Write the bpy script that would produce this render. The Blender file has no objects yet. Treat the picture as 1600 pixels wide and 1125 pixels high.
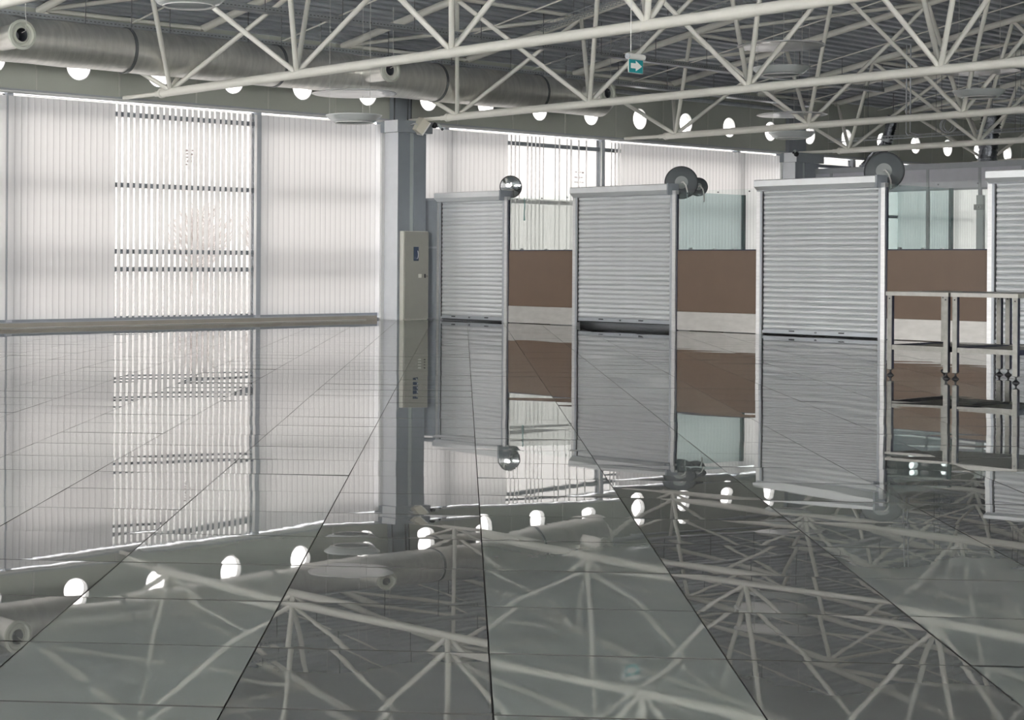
import bpy, math, random
from mathutils import Vector, Matrix
random.seed(7)
SC = bpy.context.scene
COL = SC.collection
R = math.radians

# ------------------------------------------------------------------ camera
cam_d = bpy.data.cameras.new('camera')
cam = bpy.data.objects.new('camera', cam_d)
COL.objects.link(cam)
F_PX, CX, YH, ROLL, AXIS = 2570.0, 510.0, 409.4, 0.0064, 50.1
cam_d.sensor_width = 36.0
cam_d.lens = F_PX / 1600.0 * 36.0
cam_d.shift_x = (800.0 - CX) / 1600.0
cam_d.shift_y = -(562.5 - YH) / 1600.0
cam_d.clip_start = 0.05
cam_d.clip_end = 600
cam.location = (0, 0, 1.0)
# level view along AXIS degrees from +X, with a slight roll
cam.matrix_world = (Matrix.Translation((0, 0, 1.0)) @ Matrix.Rotation(R(AXIS) - math.pi / 2, 4, 'Z')
                    @ Matrix.Rotation(math.pi / 2, 4, 'X') @ Matrix.Rotation(ROLL, 4, 'Z'))
SC.camera = cam

# ------------------------------------------------------------------ daylight: an even overcast sky
w = bpy.data.worlds.new('overcast_sky')
SC.world = w
w.use_nodes = True
bg = w.node_tree.nodes['Background']
bg.inputs[0].default_value = (1.0, 0.955, 0.915, 1)
bg.inputs[1].default_value = 13.0
vs = SC.view_settings
vs.view_transform = 'Standard'
vs.look = 'None'
vs.gamma = 1.0
vs.exposure = 0.0
vs.use_curve_mapping = False
SC.cycles.max_bounces = 10
SC.cycles.diffuse_bounces = 5
SC.cycles.glossy_bounces = 5
SC.cycles.transparent_max_bounces = 24
SC.cycles.sample_clamp_indirect = 6.0


# ------------------------------------------------------------------ materials
def mat(name, col, rough=0.5, metal=0.0, var=0.0, vscale=6.0, bump=0.0, bscale=40.0, spec=0.5, ior=1.5, stretch=None):
    m = bpy.data.materials.new(name)
    m.use_nodes = True
    nt = m.node_tree
    b = nt.nodes['Principled BSDF']
    b.inputs['Base Color'].default_value = (*col, 1)
    b.inputs['Roughness'].default_value = rough
    b.inputs['Metallic'].default_value = metal
    b.inputs['IOR'].default_value = ior
    b.inputs['Specular IOR Level'].default_value = spec
    if var or bump:
        tc = nt.nodes.new('ShaderNodeTexCoord')
        mp = nt.nodes.new('ShaderNodeMapping')
        nt.links.new(tc.outputs['Object'], mp.inputs[0])
        if stretch:
            mp.inputs['Scale'].default_value = stretch
    if var:
        n = nt.nodes.new('ShaderNodeTexNoise')
        n.inputs['Scale'].default_value = vscale
        n.inputs['Detail'].default_value = 5
        nt.links.new(mp.outputs[0], n.inputs['Vector'])
        mr = nt.nodes.new('ShaderNodeMapRange')
        mr.inputs[1].default_value = 0.25
        mr.inputs[2].default_value = 0.75
        mr.inputs[3].default_value = 1 - var
        mr.inputs[4].default_value = 1 + var
        nt.links.new(n.outputs[0], mr.inputs[0])
        mx = nt.nodes.new('ShaderNodeVectorMath')
        mx.operation = 'SCALE'
        mx.inputs[0].default_value = col
        nt.links.new(mr.outputs[0], mx.inputs['Scale'])
        nt.links.new(mx.outputs[0], b.inputs['Base Color'])
    if bump:
        n2 = nt.nodes.new('ShaderNodeTexNoise')
        n2.inputs['Scale'].default_value = bscale
        n2.inputs['Detail'].default_value = 3
        nt.links.new(mp.outputs[0], n2.inputs['Vector'])
        bp = nt.nodes.new('ShaderNodeBump')
        bp.inputs['Strength'].default_value = bump
        bp.inputs['Distance'].default_value = 0.01
        nt.links.new(n2.outputs[0], bp.inputs['Height'])
        nt.links.new(bp.outputs[0], b.inputs['Normal'])
    return m


def tile_mat(name, col):
    """polished stone: slightly clouded colour, clear reflection, faint ripple across the polish"""
    m = mat(name, col, rough=0.012, var=0.10, vscale=2.2, ior=1.5)
    nt = m.node_tree
    b = nt.nodes['Principled BSDF']
    b.inputs['Coat Weight'].default_value = 0.32
    b.inputs['Coat Roughness'].default_value = 0.01
    b.inputs['Coat IOR'].default_value = 1.5
    geo = nt.nodes.new('ShaderNodeNewGeometry')
    mp = nt.nodes.new('ShaderNodeMapping')
    mp.inputs['Rotation'].default_value = (0, 0, R(-45.34))
    mp.inputs['Scale'].default_value = (9.0, 1.6, 1)
    nt.links.new(geo.outputs['Position'], mp.inputs[0])
    n = nt.nodes.new('ShaderNodeTexNoise')
    n.inputs['Scale'].default_value = 1.0
    n.inputs['Detail'].default_value = 2
    nt.links.new(mp.outputs[0], n.inputs['Vector'])
    bp = nt.nodes.new('ShaderNodeBump')
    bp.inputs['Strength'].default_value = 0.5
    bp.inputs['Distance'].default_value = 0.00012
    nt.links.new(n.outputs[0], bp.inputs['Height'])
    nt.links.new(bp.outputs[0], b.inputs['Normal'])
    nt.links.new(bp.outputs[0], b.inputs['Coat Normal'])
    return m


def glass_mat(name, tint, refl=0.06, haze=0.0, haze_col=(.8, .8, .8), back=.35):
    m = bpy.data.materials.new(name)
    m.use_nodes = True
    nt = m.node_tree
    nt.nodes.remove(nt.nodes['Principled BSDF'])
    out = nt.nodes['Material Output']
    tr = nt.nodes.new('ShaderNodeBsdfTransparent')
    tr.inputs[0].default_value = (*tint, 1)
    gl = nt.nodes.new('ShaderNodeBsdfGlossy')
    gl.inputs['Roughness'].default_value = 0.02
    lw_ = nt.nodes.new('ShaderNodeLayerWeight')
    pw_ = nt.nodes.new('ShaderNodeMath')
    pw_.operation = 'POWER'
    pw_.inputs[1].default_value = 4.5
    nt.links.new(lw_.outputs['Facing'], pw_.inputs[0])
    fr = nt.nodes.new('ShaderNodeMapRange')
    fr.inputs[3].default_value = refl * .5
    fr.inputs[4].default_value = 1.0
    nt.links.new(pw_.outputs[0], fr.inputs[0])
    mx = nt.nodes.new('ShaderNodeMixShader')
    nt.links.new(fr.outputs[0], mx.inputs[0])
    nt.links.new(tr.outputs[0], mx.inputs[1])
    nt.links.new(gl.outputs[0], mx.inputs[2])
    last = mx
    if haze:
        tl = nt.nodes.new('ShaderNodeBsdfTranslucent')
        tl.inputs[0].default_value = (*haze_col, 1)
        df = nt.nodes.new('ShaderNodeBsdfDiffuse')
        df.inputs[0].default_value = (*haze_col, 1)
        m1 = nt.nodes.new('ShaderNodeMixShader')
        m1.inputs[0].default_value = back
        nt.links.new(tl.outputs[0], m1.inputs[1])
        nt.links.new(df.outputs[0], m1.inputs[2])
        m2 = nt.nodes.new('ShaderNodeMixShader')
        m2.inputs[0].default_value = haze
        nt.links.new(mx.outputs[0], m2.inputs[1])
        nt.links.new(m1.outputs[0], m2.inputs[2])
        last = m2
    nt.links.new(last.outputs[0], out.inputs[0])
    return m


def fabric_mat(name, col, trans):
    m = bpy.data.materials.new(name)
    m.use_nodes = True
    nt = m.node_tree
    nt.nodes.remove(nt.nodes['Principled BSDF'])
    out = nt.nodes['Material Output']
    tc = nt.nodes.new('ShaderNodeTexCoord')
    n = nt.nodes.new('ShaderNodeTexNoise')
    n.inputs['Scale'].default_value = 3.0
    nt.links.new(tc.outputs['Object'], n.inputs['Vector'])
    mr = nt.nodes.new('ShaderNodeMapRange')
    mr.inputs[3].default_value = 0.95
    mr.inputs[4].default_value = 1.03
    nt.links.new(n.outputs[0], mr.inputs[0])
    vm = nt.nodes.new('ShaderNodeVectorMath')
    vm.operation = 'SCALE'
    vm.inputs[0].default_value = col
    nt.links.new(mr.outputs[0], vm.inputs['Scale'])
    # long slat edges darkened to paint in the dim seams where slats overlap
    sx = nt.nodes.new('ShaderNodeSeparateXYZ')
    nt.links.new(tc.outputs['Object'], sx.inputs[0])
    ab = nt.nodes.new('ShaderNodeMath')
    ab.operation = 'ABSOLUTE'
    nt.links.new(sx.outputs[0], ab.inputs[0])
    gt = nt.nodes.new('ShaderNodeMath')
    gt.operation = 'GREATER_THAN'
    gt.inputs[1].default_value = 0.0555
    nt.links.new(ab.outputs[0], gt.inputs[0])
    edge_dim = nt.nodes.new('ShaderNodeMapRange')
    edge_dim.inputs[3].default_value = 1.0
    edge_dim.inputs[4].default_value = 0.72
    nt.links.new(gt.outputs[0], edge_dim.inputs[0])
    vm2 = nt.nodes.new('ShaderNodeVectorMath')
    vm2.operation = 'SCALE'
    nt.links.new(vm.outputs[0], vm2.inputs[0])
    nt.links.new(edge_dim.outputs[0], vm2.inputs['Scale'])
    vm = vm2
    df = nt.nodes.new('ShaderNodeBsdfDiffuse')
    tl = nt.nodes.new('ShaderNodeBsdfTranslucent')
    nt.links.new(vm.outputs[0], df.inputs[0])
    nt.links.new(vm.outputs[0], tl.inputs[0])
    mx = nt.nodes.new('ShaderNodeMixShader')
    mx.inputs[0].default_value = trans
    nt.links.new(df.outputs[0], mx.inputs[1])
    nt.links.new(tl.outputs[0], mx.inputs[2])
    nt.links.new(mx.outputs[0], out.inputs[0])
    return m


M = {}
M['tile_light'] = tile_mat('tile_light', (.305, .325, .30))
M['tile_dark'] = tile_mat('tile_dark', (.182, .184, .174))
M['grout'] = mat('grout', (.09, .09, .085), .8, var=.1)
M['wall'] = mat('wall_paint', (.50, .525, .475), .6, var=.05, vscale=1.5)
M['wall_seam'] = mat('wall_seam', (.60, .61, .56), .6, var=.04)
M['white_steel'] = mat('white_painted_steel', (.86, .85, .79), .4, var=.05, vscale=3, bump=.05, bscale=25)
M['deck'] = mat('roof_deck', (.50, .535, .58), .45, metal=.2, var=.10, vscale=1.2)
M['galv'] = mat('galvanised_steel', (.50, .53, .56), .4, metal=.75, var=.12, vscale=14)
M['foil'] = mat('duct_foil', (.88, .87, .83), .38, metal=.85, var=.12, vscale=4, bump=.55, bscale=7, stretch=(3.2, .8, .8))
M['foil_flex'] = mat('crinkled_foil', (.16, .17, .19), .25, metal=.9, var=.2, vscale=20, bump=.8, bscale=30)
M['flange'] = mat('nozzle_plastic', (.62, .64, .57), .5, var=.04)
M['dark_in'] = mat('duct_inside', (.12, .13, .15), .5, var=.1)
M['clamp'] = mat('duct_clamp', (.20, .21, .22), .4, metal=.6, var=.1)
M['slat'] = fabric_mat('blind_fabric', (.985, .98, .98), .91)
M['white_metal'] = mat('white_aluminium', (.76, .77, .77), .35, var=.04)
M['frame'] = mat('window_frame_grey', (.30, .33, .37), .45, var=.06)
M['mullion'] = mat('mullion_grey', (.50, .53, .58), .45, var=.05)
M['pane'] = glass_mat('solar_control_glass', (.308, .308, .308))  # grey tint added to hold down the bright sky behind the panes
M['pane_clear'] = glass_mat('clear_glass', (.97, .98, .98))
M['column_light'] = mat('column_paint', (.74, .76, .80), .45, var=.03)  # paler copy of the column colour, painting in light on its window side
M['column'] = mat('column_cladding', (.28, .31, .345), .42, var=.04)
M['column_strip'] = mat('column_strip', (.45, .50, .50), .4, var=.04)
M['shutter'] = mat('shutter_slat', (.80, .825, .85), .35, metal=.5, var=.05, vscale=3)
M['alu'] = mat('brushed_aluminium', (.74, .75, .76), .30, metal=.75, var=.08, vscale=8, stretch=(1, 1, 6))
M['alu_grey'] = mat('grey_aluminium', (.46, .49, .53), .4, metal=.4, var=.05)
M['alu_white'] = mat('bright_aluminium', (.78, .77, .76), .34, metal=.35, var=.07, vscale=9)
M['plinth'] = mat('plinth_steel', (.56, .55, .53), .36, metal=.4, var=.10, vscale=5, stretch=(1, 1, 3))
M['brown'] = mat('brown_laminate', (.172, .116, .083), .42, var=.05, vscale=3)
M['black'] = mat('black_rubber', (.018, .02, .025), .5, var=.1)
M['navy'] = mat('navy_trim', (.03, .035, .06), .4, var=.1)
M['glass_clear'] = glass_mat('booth_glass', (.965, .985, .98))
M['glass_teal'] = glass_mat('teal_glass', (.86, .93, .935), haze=.12, haze_col=(.78, .92, .93))
M['glass_white'] = glass_mat('frosted_glass', (.98, .985, .975), haze=.26, haze_col=(1, 1, .98), back=.1)
M['glass_edge'] = mat('glass_edge', (.10, .19, .19), .2, var=.1)
M['tape'] = mat('teal_tape', (.22, .36, .36), .5, var=.3, vscale=30)
M['cab'] = mat('cabinet_paint', (.315, .315, .28), .45, var=.03)
M['cab_side'] = mat('cabinet_frame', (.70, .70, .64), .45, var=.03)
M['cab_blue'] = mat('cabinet_window', (.035, .055, .10), .12, var=.1)
M['white'] = mat('white_plastic', (.82, .82, .80), .45, var=.02)
M['beige'] = mat('beige_plastic', (.66, .64, .55), .5, var=.03)
M['teal'] = mat('sign_teal', (.012, .27, .30), .35, var=.03)
M['lamp_white'] = mat('lamp_disc', (.93, .93, .95), .08, ior=1.7, var=.02)
M['lamp_glass'] = mat('lamp_bowl', (.76, .80, .81), .15, metal=.3, var=.04)
M['mirror'] = mat('convex_mirror', (.85, .88, .90), .04, metal=1.0, var=.03)
M['mirror_back'] = mat('mirror_back', (.085, .098, .106), .5, var=.05)
M['mirror_hub'] = mat('mirror_hub', (.30, .32, .32), .5, var=.06)
M['bench'] = mat('bench_steel', (.24, .237, .22), .42, metal=.35, var=.16, vscale=22)
M['bench_top'] = mat('bench_top', (.36, .352, .33), .4, metal=.2, var=.1, vscale=12)
M['far_panel'] = mat('far_panel', (.50, .51, .56), .5, var=.04)
M['far_frame'] = mat('far_frame', (.36, .38, .41), .5, var=.05)
M['base_tan'] = mat('baseboard_tan', (.42, .39, .34), .5, var=.1, vscale=3)
M['glass_mark'] = fabric_mat('faded_marking', (.96, .90, .90), .9)
M['snow'] = mat('snowy_ground', (.88, .88, .88), .9, var=.04, vscale=.3)
M['frost'] = mat('frosted_branches', (.84, .80, .79), .9, var=.1)  # branches coloured near white to paint in the overexposed haze outside
M['cable'] = mat('white_cable', (.75, .75, .72), .5, var=.04)
M['cable_dark'] = mat('dark_cable', (.07, .075, .08), .5, var=.1)


# ------------------------------------------------------------------ mesh helpers
class MB:
    def __init__(s):
        s.v, s.f, s.sm = [], [], []

    def add(s, vs_, fs, smooth=False):
        o = len(s.v)
        s.v += [tuple(p) for p in vs_]
        s.f += [tuple(i + o for i in q) for q in fs]
        s.sm += [smooth] * len(fs)
        return s

    def box(s, x0, x1, y0, y1, z0, z1):
        x0, x1 = min(x0, x1), max(x0, x1)
        y0, y1 = min(y0, y1), max(y0, y1)
        z0, z1 = min(z0, z1), max(z0, z1)
        return s.add([(x0, y0, z0), (x1, y0, z0), (x1, y1, z0), (x0, y1, z0), (x0, y0, z1), (x1, y0, z1), (x1, y1, z1), (x0, y1, z1)],
                     [(0, 3, 2, 1), (4, 5, 6, 7), (0, 1, 5, 4), (1, 2, 6, 5), (2, 3, 7, 6), (3, 0, 4, 7)])

    def obox(s, c, ax, ay, az):
        """box with centre c and half-axis vectors"""
        c, ax, ay, az = map(Vector, (c, ax, ay, az))
        p = [c + sx * ax + sy * ay + sz * az for sz in (-1, 1) for sx, sy in ((-1, -1), (1, -1), (1, 1), (-1, 1))]
        return s.add(p, [(0, 3, 2, 1), (4, 5, 6, 7), (0, 1, 5, 4), (1, 2, 6, 5), (2, 3, 7, 6), (3, 0, 4, 7)])

    def path(s, pts, r, n=10, cap=True, closed=False):
        pts = [Vector(p) for p in pts]
        rs = r if isinstance(r, (list, tuple)) else [r] * len(pts)
        m = len(pts)
        rings = []
        up = None
        for i, p in enumerate(pts):
            a = pts[(i - 1) % m] if (i or closed) else p
            b = pts[(i + 1) % m] if (i < m - 1 or closed) else p
            t = (b - a).normalized()
            if up is None:
                up = Vector((0, 0, 1)) if abs(t.z) < .9 else Vector((1, 0, 0))
            e1 = (up - t * up.dot(t)).normalized()
            up = e1
            e2 = t.cross(e1)
            rings.append([p + (e1 * math.cos(2 * math.pi * k / n) + e2 * math.sin(2 * math.pi * k / n)) * rs[i] for k in range(n)])
        vs_ = [q for ring in rings for q in ring]
        fs = []
        for i in range(m if closed else m - 1):
            j = (i + 1) % m
            for k in range(n):
                fs.append((i * n + k, i * n + (k + 1) % n, j * n + (k + 1) % n, j * n + k))
        s.add(vs_, fs, True)
        if cap and not closed:
            s.add(rings[0], [tuple(reversed(range(n)))])
            s.add(rings[-1], [tuple(range(n))])
        return s

    def tube(s, a, b, r, n=12):
        return s.path([a, b], r, n)

    def lathe(s, prof, c, axis=(0, 0, 1), n=32, smooth=True, close=False):
        """profile of (radius, height) revolved round axis through c; each profile segment keeps a crisp edge"""
        c, ax = Vector(c), Vector(axis).normalized()
        up = Vector((0, 0, 1)) if abs(ax.z) < .9 else Vector((1, 0, 0))
        e1 = (up - ax * up.dot(ax)).normalized()
        e2 = ax.cross(e1)
        pr = list(prof) + ([prof[0]] if close else [])
        for (r0, h0), (r1, h1) in zip(pr[:-1], pr[1:]):
            vs_ = []
            for r_, h_ in ((r0, h0), (r1, h1)):
                vs_ += [c + ax * h_ + (e1 * math.cos(2 * math.pi * k / n) + e2 * math.sin(2 * math.pi * k / n)) * r_ for k in range(n)]
            s.add(vs_, [(k, (k + 1) % n, n + (k + 1) % n, n + k) for k in range(n)], smooth)
        return s

    def prism(s, poly, d):
        """polygon (3D points) extruded by vector d"""
        n = len(poly)
        p = [Vector(q) for q in poly]
        d = Vector(d)
        return s.add(p + [q + d for q in p], [tuple(reversed(range(n))), tuple(range(n, 2 * n))] + [(k, (k + 1) % n, n + (k + 1) % n, n + k) for k in range(n)])

    def mesh(s, name, m, off=(0, 0, 0)):
        me = bpy.data.meshes.new(name)
        o = Vector(off)
        me.from_pydata([tuple(Vector(p) - o) for p in s.v], [], s.f)
        me.polygons.foreach_set('use_smooth', s.sm)
        me.materials.append(M[m] if isinstance(m, str) else m)
        me.update()
        return me


def link(name, me, parent=None, loc=None):
    o = bpy.data.objects.new(name, me)
    COL.objects.link(o)
    if parent is not None:
        o.parent = parent
    if loc is not None:
        o.location = loc
    return o


def world_base(p):
    v = Vector((0, 0, 0))
    while p is not None:
        v += Vector(p.location)
        p = p.parent
    return v


def part(parent, name, mb, m, label=None):
    """mb in world coordinates; the part sits under its thing (things here are only translated)"""
    o = link(name, mb.mesh(name, m, world_base(parent)), parent)
    if label:
        o['label'] = label
    return o


def thing(name, label, cat, loc, group=None):
    o = link(name, None, None, loc)
    o.empty_display_size = .1
    o['label'] = label
    o['category'] = cat
    if group:
        o['group'] = group
    return o


def solo(name, label, cat, mb, m, loc, group=None):
    o = link(name, mb.mesh(name, m, loc), None, loc)
    o['label'] = label
    o['category'] = cat
    if group:
        o['group'] = group
    return o


def struct(name, mb, m, loc=(0, 0, 0)):
    o = link(name, mb.mesh(name, m, loc) if mb else None, None, loc)
    o['kind'] = 'structure'
    return o


def dup(root, loc, label=None, group=None):
    r = root.copy()
    COL.objects.link(r)
    r.location = loc
    if label:
        r['label'] = label
    if group:
        r['group'] = group
    for ch in list(root.children):
        c = ch.copy()
        COL.objects.link(c)
        c.parent = r
        for g in list(ch.children):
            d = g.copy()
            COL.objects.link(d)
            d.parent = c
    return r


# ------------------------------------------------------------------ the hall's main sizes (metres)
YW = 21.53                     # inner face of the window wall
XMIN, XMAX, YMIN = -14.0, 47.0, -13.9
YMID = 3.83                    # roof ridge


def roof_z(y, off=0.0):
    return 4.70 + .175 * (21.45 - YMID - abs(y - YMID)) + off


# ------------------------------------------------------------------ floor: slab and polished tiles laid diagonally
fl = struct('floor', MB().box(XMIN, XMAX, YMIN, YW + .4, -.25, -.006), 'grout')
TA = R(45.34)
E1 = Vector((math.cos(TA), math.sin(TA), 0))
E2 = Vector((-math.sin(TA), math.cos(TA), 0))
TU, TV, U0, V0 = .5765, .6, 3.66, -.072


def tile_surface(nn, tx, ty, dome):
    """grid of (u, v, z) over one tile, slightly domed and tilted as hand-laid polished tiles are"""
    g = []
    for j in range(nn + 1):
        for i in range(nn + 1):
            u = -.5 + i / nn
            v = -.5 + j / nn
            z = u * TU * tx + v * TV * ty + dome[0] * (u * u - .08) + dome[1] * (v * v - .08)
            g.append((u * (TU - .0065), v * (TV - .0042), z))
    return g


tiles = []
for i in range(-60, 130):
    for j in range(-75, 75):
        c = E1 * (U0 + (i + .5) * TU) + E2 * (V0 + (j + .5) * TV)
        if XMIN + .5 < c.x < XMAX - .5 and YMIN + .5 < c.y < YW + .1:
            dep = c.x * math.cos(R(AXIS)) + c.y * math.sin(R(AXIS))
            lat = c.x * math.sin(R(AXIS)) - c.y * math.cos(R(AXIS))
            seen = dep > 3.2 and -.215 < lat / dep < .44 and c.x < 20.0
            tiles.append((dep if seen else 999, j % 2, c, i, j))
tiles.sort(key=lambda t: t[0])
variants = []
for kind in range(2):
    for q in range(10):
        mb = MB()
        nn = 4
        tx, ty = random.gauss(0, .0011), random.gauss(0, .0010)
        dome = (random.uniform(-.0030, .0008), random.uniform(-.0020, .0010))
        g = tile_surface(nn, tx, ty, dome)
        fs = [(j * (nn + 1) + i, j * (nn + 1) + i + 1, (j + 1) * (nn + 1) + i + 1, (j + 1) * (nn + 1) + i) for j in range(nn) for i in range(nn)]
        mb.add(g, fs, True)
        for a, b in (((0, 0), (nn, 0)), ((nn, 0), (nn, nn)), ((nn, nn), (0, nn)), ((0, nn), (0, 0))):
            A = g[a[1] * (nn + 1) + a[0]]
            B = g[b[1] * (nn + 1) + b[0]]
            mb.add([A, B, (B[0], B[1], -.01), (A[0], A[1], -.01)], [(3, 2, 1, 0)])
        me_ = mb.mesh('tile', 'tile_dark' if kind == 0 else 'tile_light')
        me_.materials.append(M['grout'])
        for p_ in me_.polygons[nn * nn:]:
            p_.material_index = 1
        variants.append(me_)
for dep, kind, c, i, j in tiles[:300]:
    o = link('tile', random.choice(variants[kind * 10:kind * 10 + 10]), fl, c)
    o.rotation_euler = (0, 0, TA)
for kind in range(2):
    mb = MB()
    for dep, k, c, i, j in tiles[300:]:
        if k != kind:
            continue
        nn = 3 if dep < 900 else 1
        g = tile_surface(nn, random.gauss(0, .0007), random.gauss(0, .0007), (random.uniform(-.0018, .0004), random.uniform(-.0012, .0006)))
        mb.add([c + E1 * u + E2 * v + Vector((0, 0, z)) for u, v, z in g],
               [(b * (nn + 1) + a, b * (nn + 1) + a + 1, (b + 1) * (nn + 1) + a + 1, (b + 1) * (nn + 1) + a) for b in range(nn) for a in range(nn)], True)
    o = part(fl, 'distant_tiles', mb, 'tile_dark' if kind == 0 else 'tile_light')
    o['kind'] = 'stuff'

# ------------------------------------------------------------------ roof: ribbed metal deck on two slopes
cl = struct('ceiling', None, None)
PROF = [(0, 0), (.09, 0), (.11, .10), (.20, .10), (.22, 0)]
for side in (1, -1):
    y_wall = YW + .45 if side > 0 else YMIN - .3
    n = int(abs(y_wall - YMID) / .22) + 1
    pts = []
    for k in range(n):
        for a, b in PROF[:-1]:
            y = YMID + side * (k * .22 + a)
            pts.append((y, roof_z(y, .065) + b))
    pts.append((y_wall, roof_z(y_wall, .065)))
    mb = MB()
    vs_ = [(XMIN - .4, y, z) for y, z in pts] + [(XMAX + .4, y, z) for y, z in pts]
    m_ = len(pts)
    mb.add(vs_, [(k, k + 1, m_ + k + 1, m_ + k) for k in range(m_ - 1)])
    part(cl, 'deck_sheet', mb, 'deck')
    mb = MB()
    mb.prism([(XMIN - .4, YMID, roof_z(YMID, .19)), (XMIN - .4, y_wall, roof_z(y_wall, .19)), (XMIN - .4, y_wall, roof_z(y_wall, .36)), (XMIN - .4, YMID, roof_z(YMID, .36))], (XMAX - XMIN + .8, 0, 0))
    part(cl, 'roof_insulation', mb, 'grout')

# ------------------------------------------------------------------ window wall: upper wall panels with round portholes
wu = struct('wall_window', MB().box(XMIN, XMAX, YW + .02, YW + .35, -.25, .03), 'frame')
PW, PX0, PZ, PR = 1.487, 26.25, 3.94, .207
ZT = roof_z(YW, .06)


def porthole_panel(pw):
    mb = MB()
    n = 40
    hw = pw / 2 - .012
    z0, z1 = 3.50, ZT
    out, inn = [], []
    for k in range(n):
        a = 2 * math.pi * k / n
        dx, dz = math.cos(a), math.sin(a)
        t = min(hw / abs(dx) if abs(dx) > 1e-6 else 9, ((z1 - PZ) if dz > 0 else (PZ - z0)) / abs(dz) if abs(dz) > 1e-6 else 9)
        out.append((dx * t, dz * t + PZ))
        inn.append((dx * PR, dz * PR + PZ))
    # put true corners in
    for cx_, cz_ in ((hw, z1), (-hw, z1), (-hw, z0), (hw, z0)):
        k = min(range(n), key=lambda q: (out[q][0] - cx_) ** 2 + (out[q][1] - cz_) ** 2)
        out[k] = (cx_, cz_)
    for y, flip in ((0, False), (.10, True)):
        fs = [(k, (k + 1) % n, n + (k + 1) % n, n + k) for k in range(n)]
        if flip:
            fs = [tuple(reversed(q)) for q in fs]
        mb.add([(x, y, z) for x, z in out] + [(x, y, z) for x, z in inn], fs)
    return mb


pan_me = {}
slv_me = MB().lathe([(PR, .10), (PR, -.004), (PR + .012, -.004), (PR + .012, .10)], (0, 0, PZ), (0, 1, 0), 40).mesh('porthole_sleeve', 'white_metal')
ppn_me = MB().lathe([(0.0005, .075), (PR, .075)], (0, 0, PZ), (0, 1, 0), 40).mesh('porthole_pane', 'pane')
seam_me = MB().box(-.013, .013, -.006, .05, 3.50, ZT).mesh('panel_seam', 'wall_seam')
px_ = [17.45 - 1.455 * k for k in range(21, 0, -1)] + [17.45 + 1.46 * k for k in range(5)] + [23.29 + 1.487 * k for k in range(1, 16)]
for k, x in enumerate(px_):
    lo = (x + px_[k - 1]) / 2 if k else x - .73
    hi = (x + px_[k + 1]) / 2 if k + 1 < len(px_) else x + .74
    wd_ = round(2 * min(x - lo, hi - x), 3)
    if wd_ not in pan_me:
        pan_me[wd_] = porthole_panel(wd_).mesh('wall_panel', 'wall')
    p_ = link('wall_panel', pan_me[wd_], wu, (x, YW, 0))
    link('porthole_sleeve', slv_me, p_)
    link('porthole_pane', ppn_me, p_)
    link('panel_seam', seam_me, wu, (hi, YW, 0))

# ------------------------------------------------------------------ windows of the window wall
YG = 21.72
TRANS = [.10, .867, 1.144, 2.18, 3.28]


def window_bay(name, x0, x1, mulls):
    wn = struct(name, None, None, (x0, YG, 0))
    for x in mulls:
        part(wn, 'mullion', MB().box(x - .05, x + .05, YG - .08, YG + .06, .03, 3.5), 'mullion')
    for z in TRANS:
        part(wn, 'transom', MB().box(x0, x1, YG - .03, YG + .04, z - .036, z + .036), 'frame')
    xs = [x0] + list(mulls) + [x1]
    zs = [.03] + TRANS + [3.5]
    for a, b in zip(xs[:-1], xs[1:]):
        for c, d in zip(zs[:-1], zs[1:]):
            if d - c > .12:
                part(wn, 'pane', MB().box(a + .05, b - .05, YG, YG + .008, c + .036, d - .036), 'pane')
    return wn


w1 = window_bay('window_1', 8.15, 19.31, [11.99, 16.62])
w2 = window_bay('window_2', 19.99, 31.17, [20.95, 25.28, 29.74])


def glass_marks(wn, x0, x1, z0, z1, rows, seed):
    rng = random.Random(seed)
    for k in range(rows):
        z = z1 - (z1 - z0) * k / max(1, rows - 1)
        x = x0 + rng.uniform(0, .05)
        mb = MB()
        while x < x1:
            l_ = rng.uniform(.02, .06)
            mb.box(x, x + l_, YG - .002, YG - .0005, z - .008 + rng.uniform(-.01, .01), z + .012)
            x += l_ + rng.uniform(.01, .03)
        part(wn, 'glass_marking', mb, 'glass_mark')


glass_marks(w1, 15.12, 15.32, 2.55, 2.78, 5, 3)
glass_marks(w2, 24.5, 24.75, 2.60, 2.80, 3, 5)
window_bay('window_3', 32.05, 46.5, [34.2, 38.6, 43.0])
window_bay('window_4', XMIN + .4, 7.45, [-9.4, -4.9, -.5, 3.9])

# rail along the window head and low baseboard
tr1 = struct('trim_1', MB().box(XMIN, XMAX, YW - .06, YW + .06, 3.466, 3.515), 'white_metal')
part(tr1, 'rail_lip', MB().box(XMIN, XMAX, YW - .075, YW - .06, 3.492, 3.518), 'alu_grey')
part(tr1, 'soffit', MB().box(XMIN, XMAX, YW + .06, YW + .40, 3.48, 3.52), 'frame')
bb = struct('baseboard_window', MB().box(8.3, 19.08, YW - .10, YW + .02, 0, .072), 'base_tan')
part(bb, 'baseboard_cap', MB().box(8.3, 19.08, YW - .105, YW + .025, .072, .080), 'alu_grey')

# ------------------------------------------------------------------ unseen sides of the hall: glazing added to brighten the interior


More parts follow.
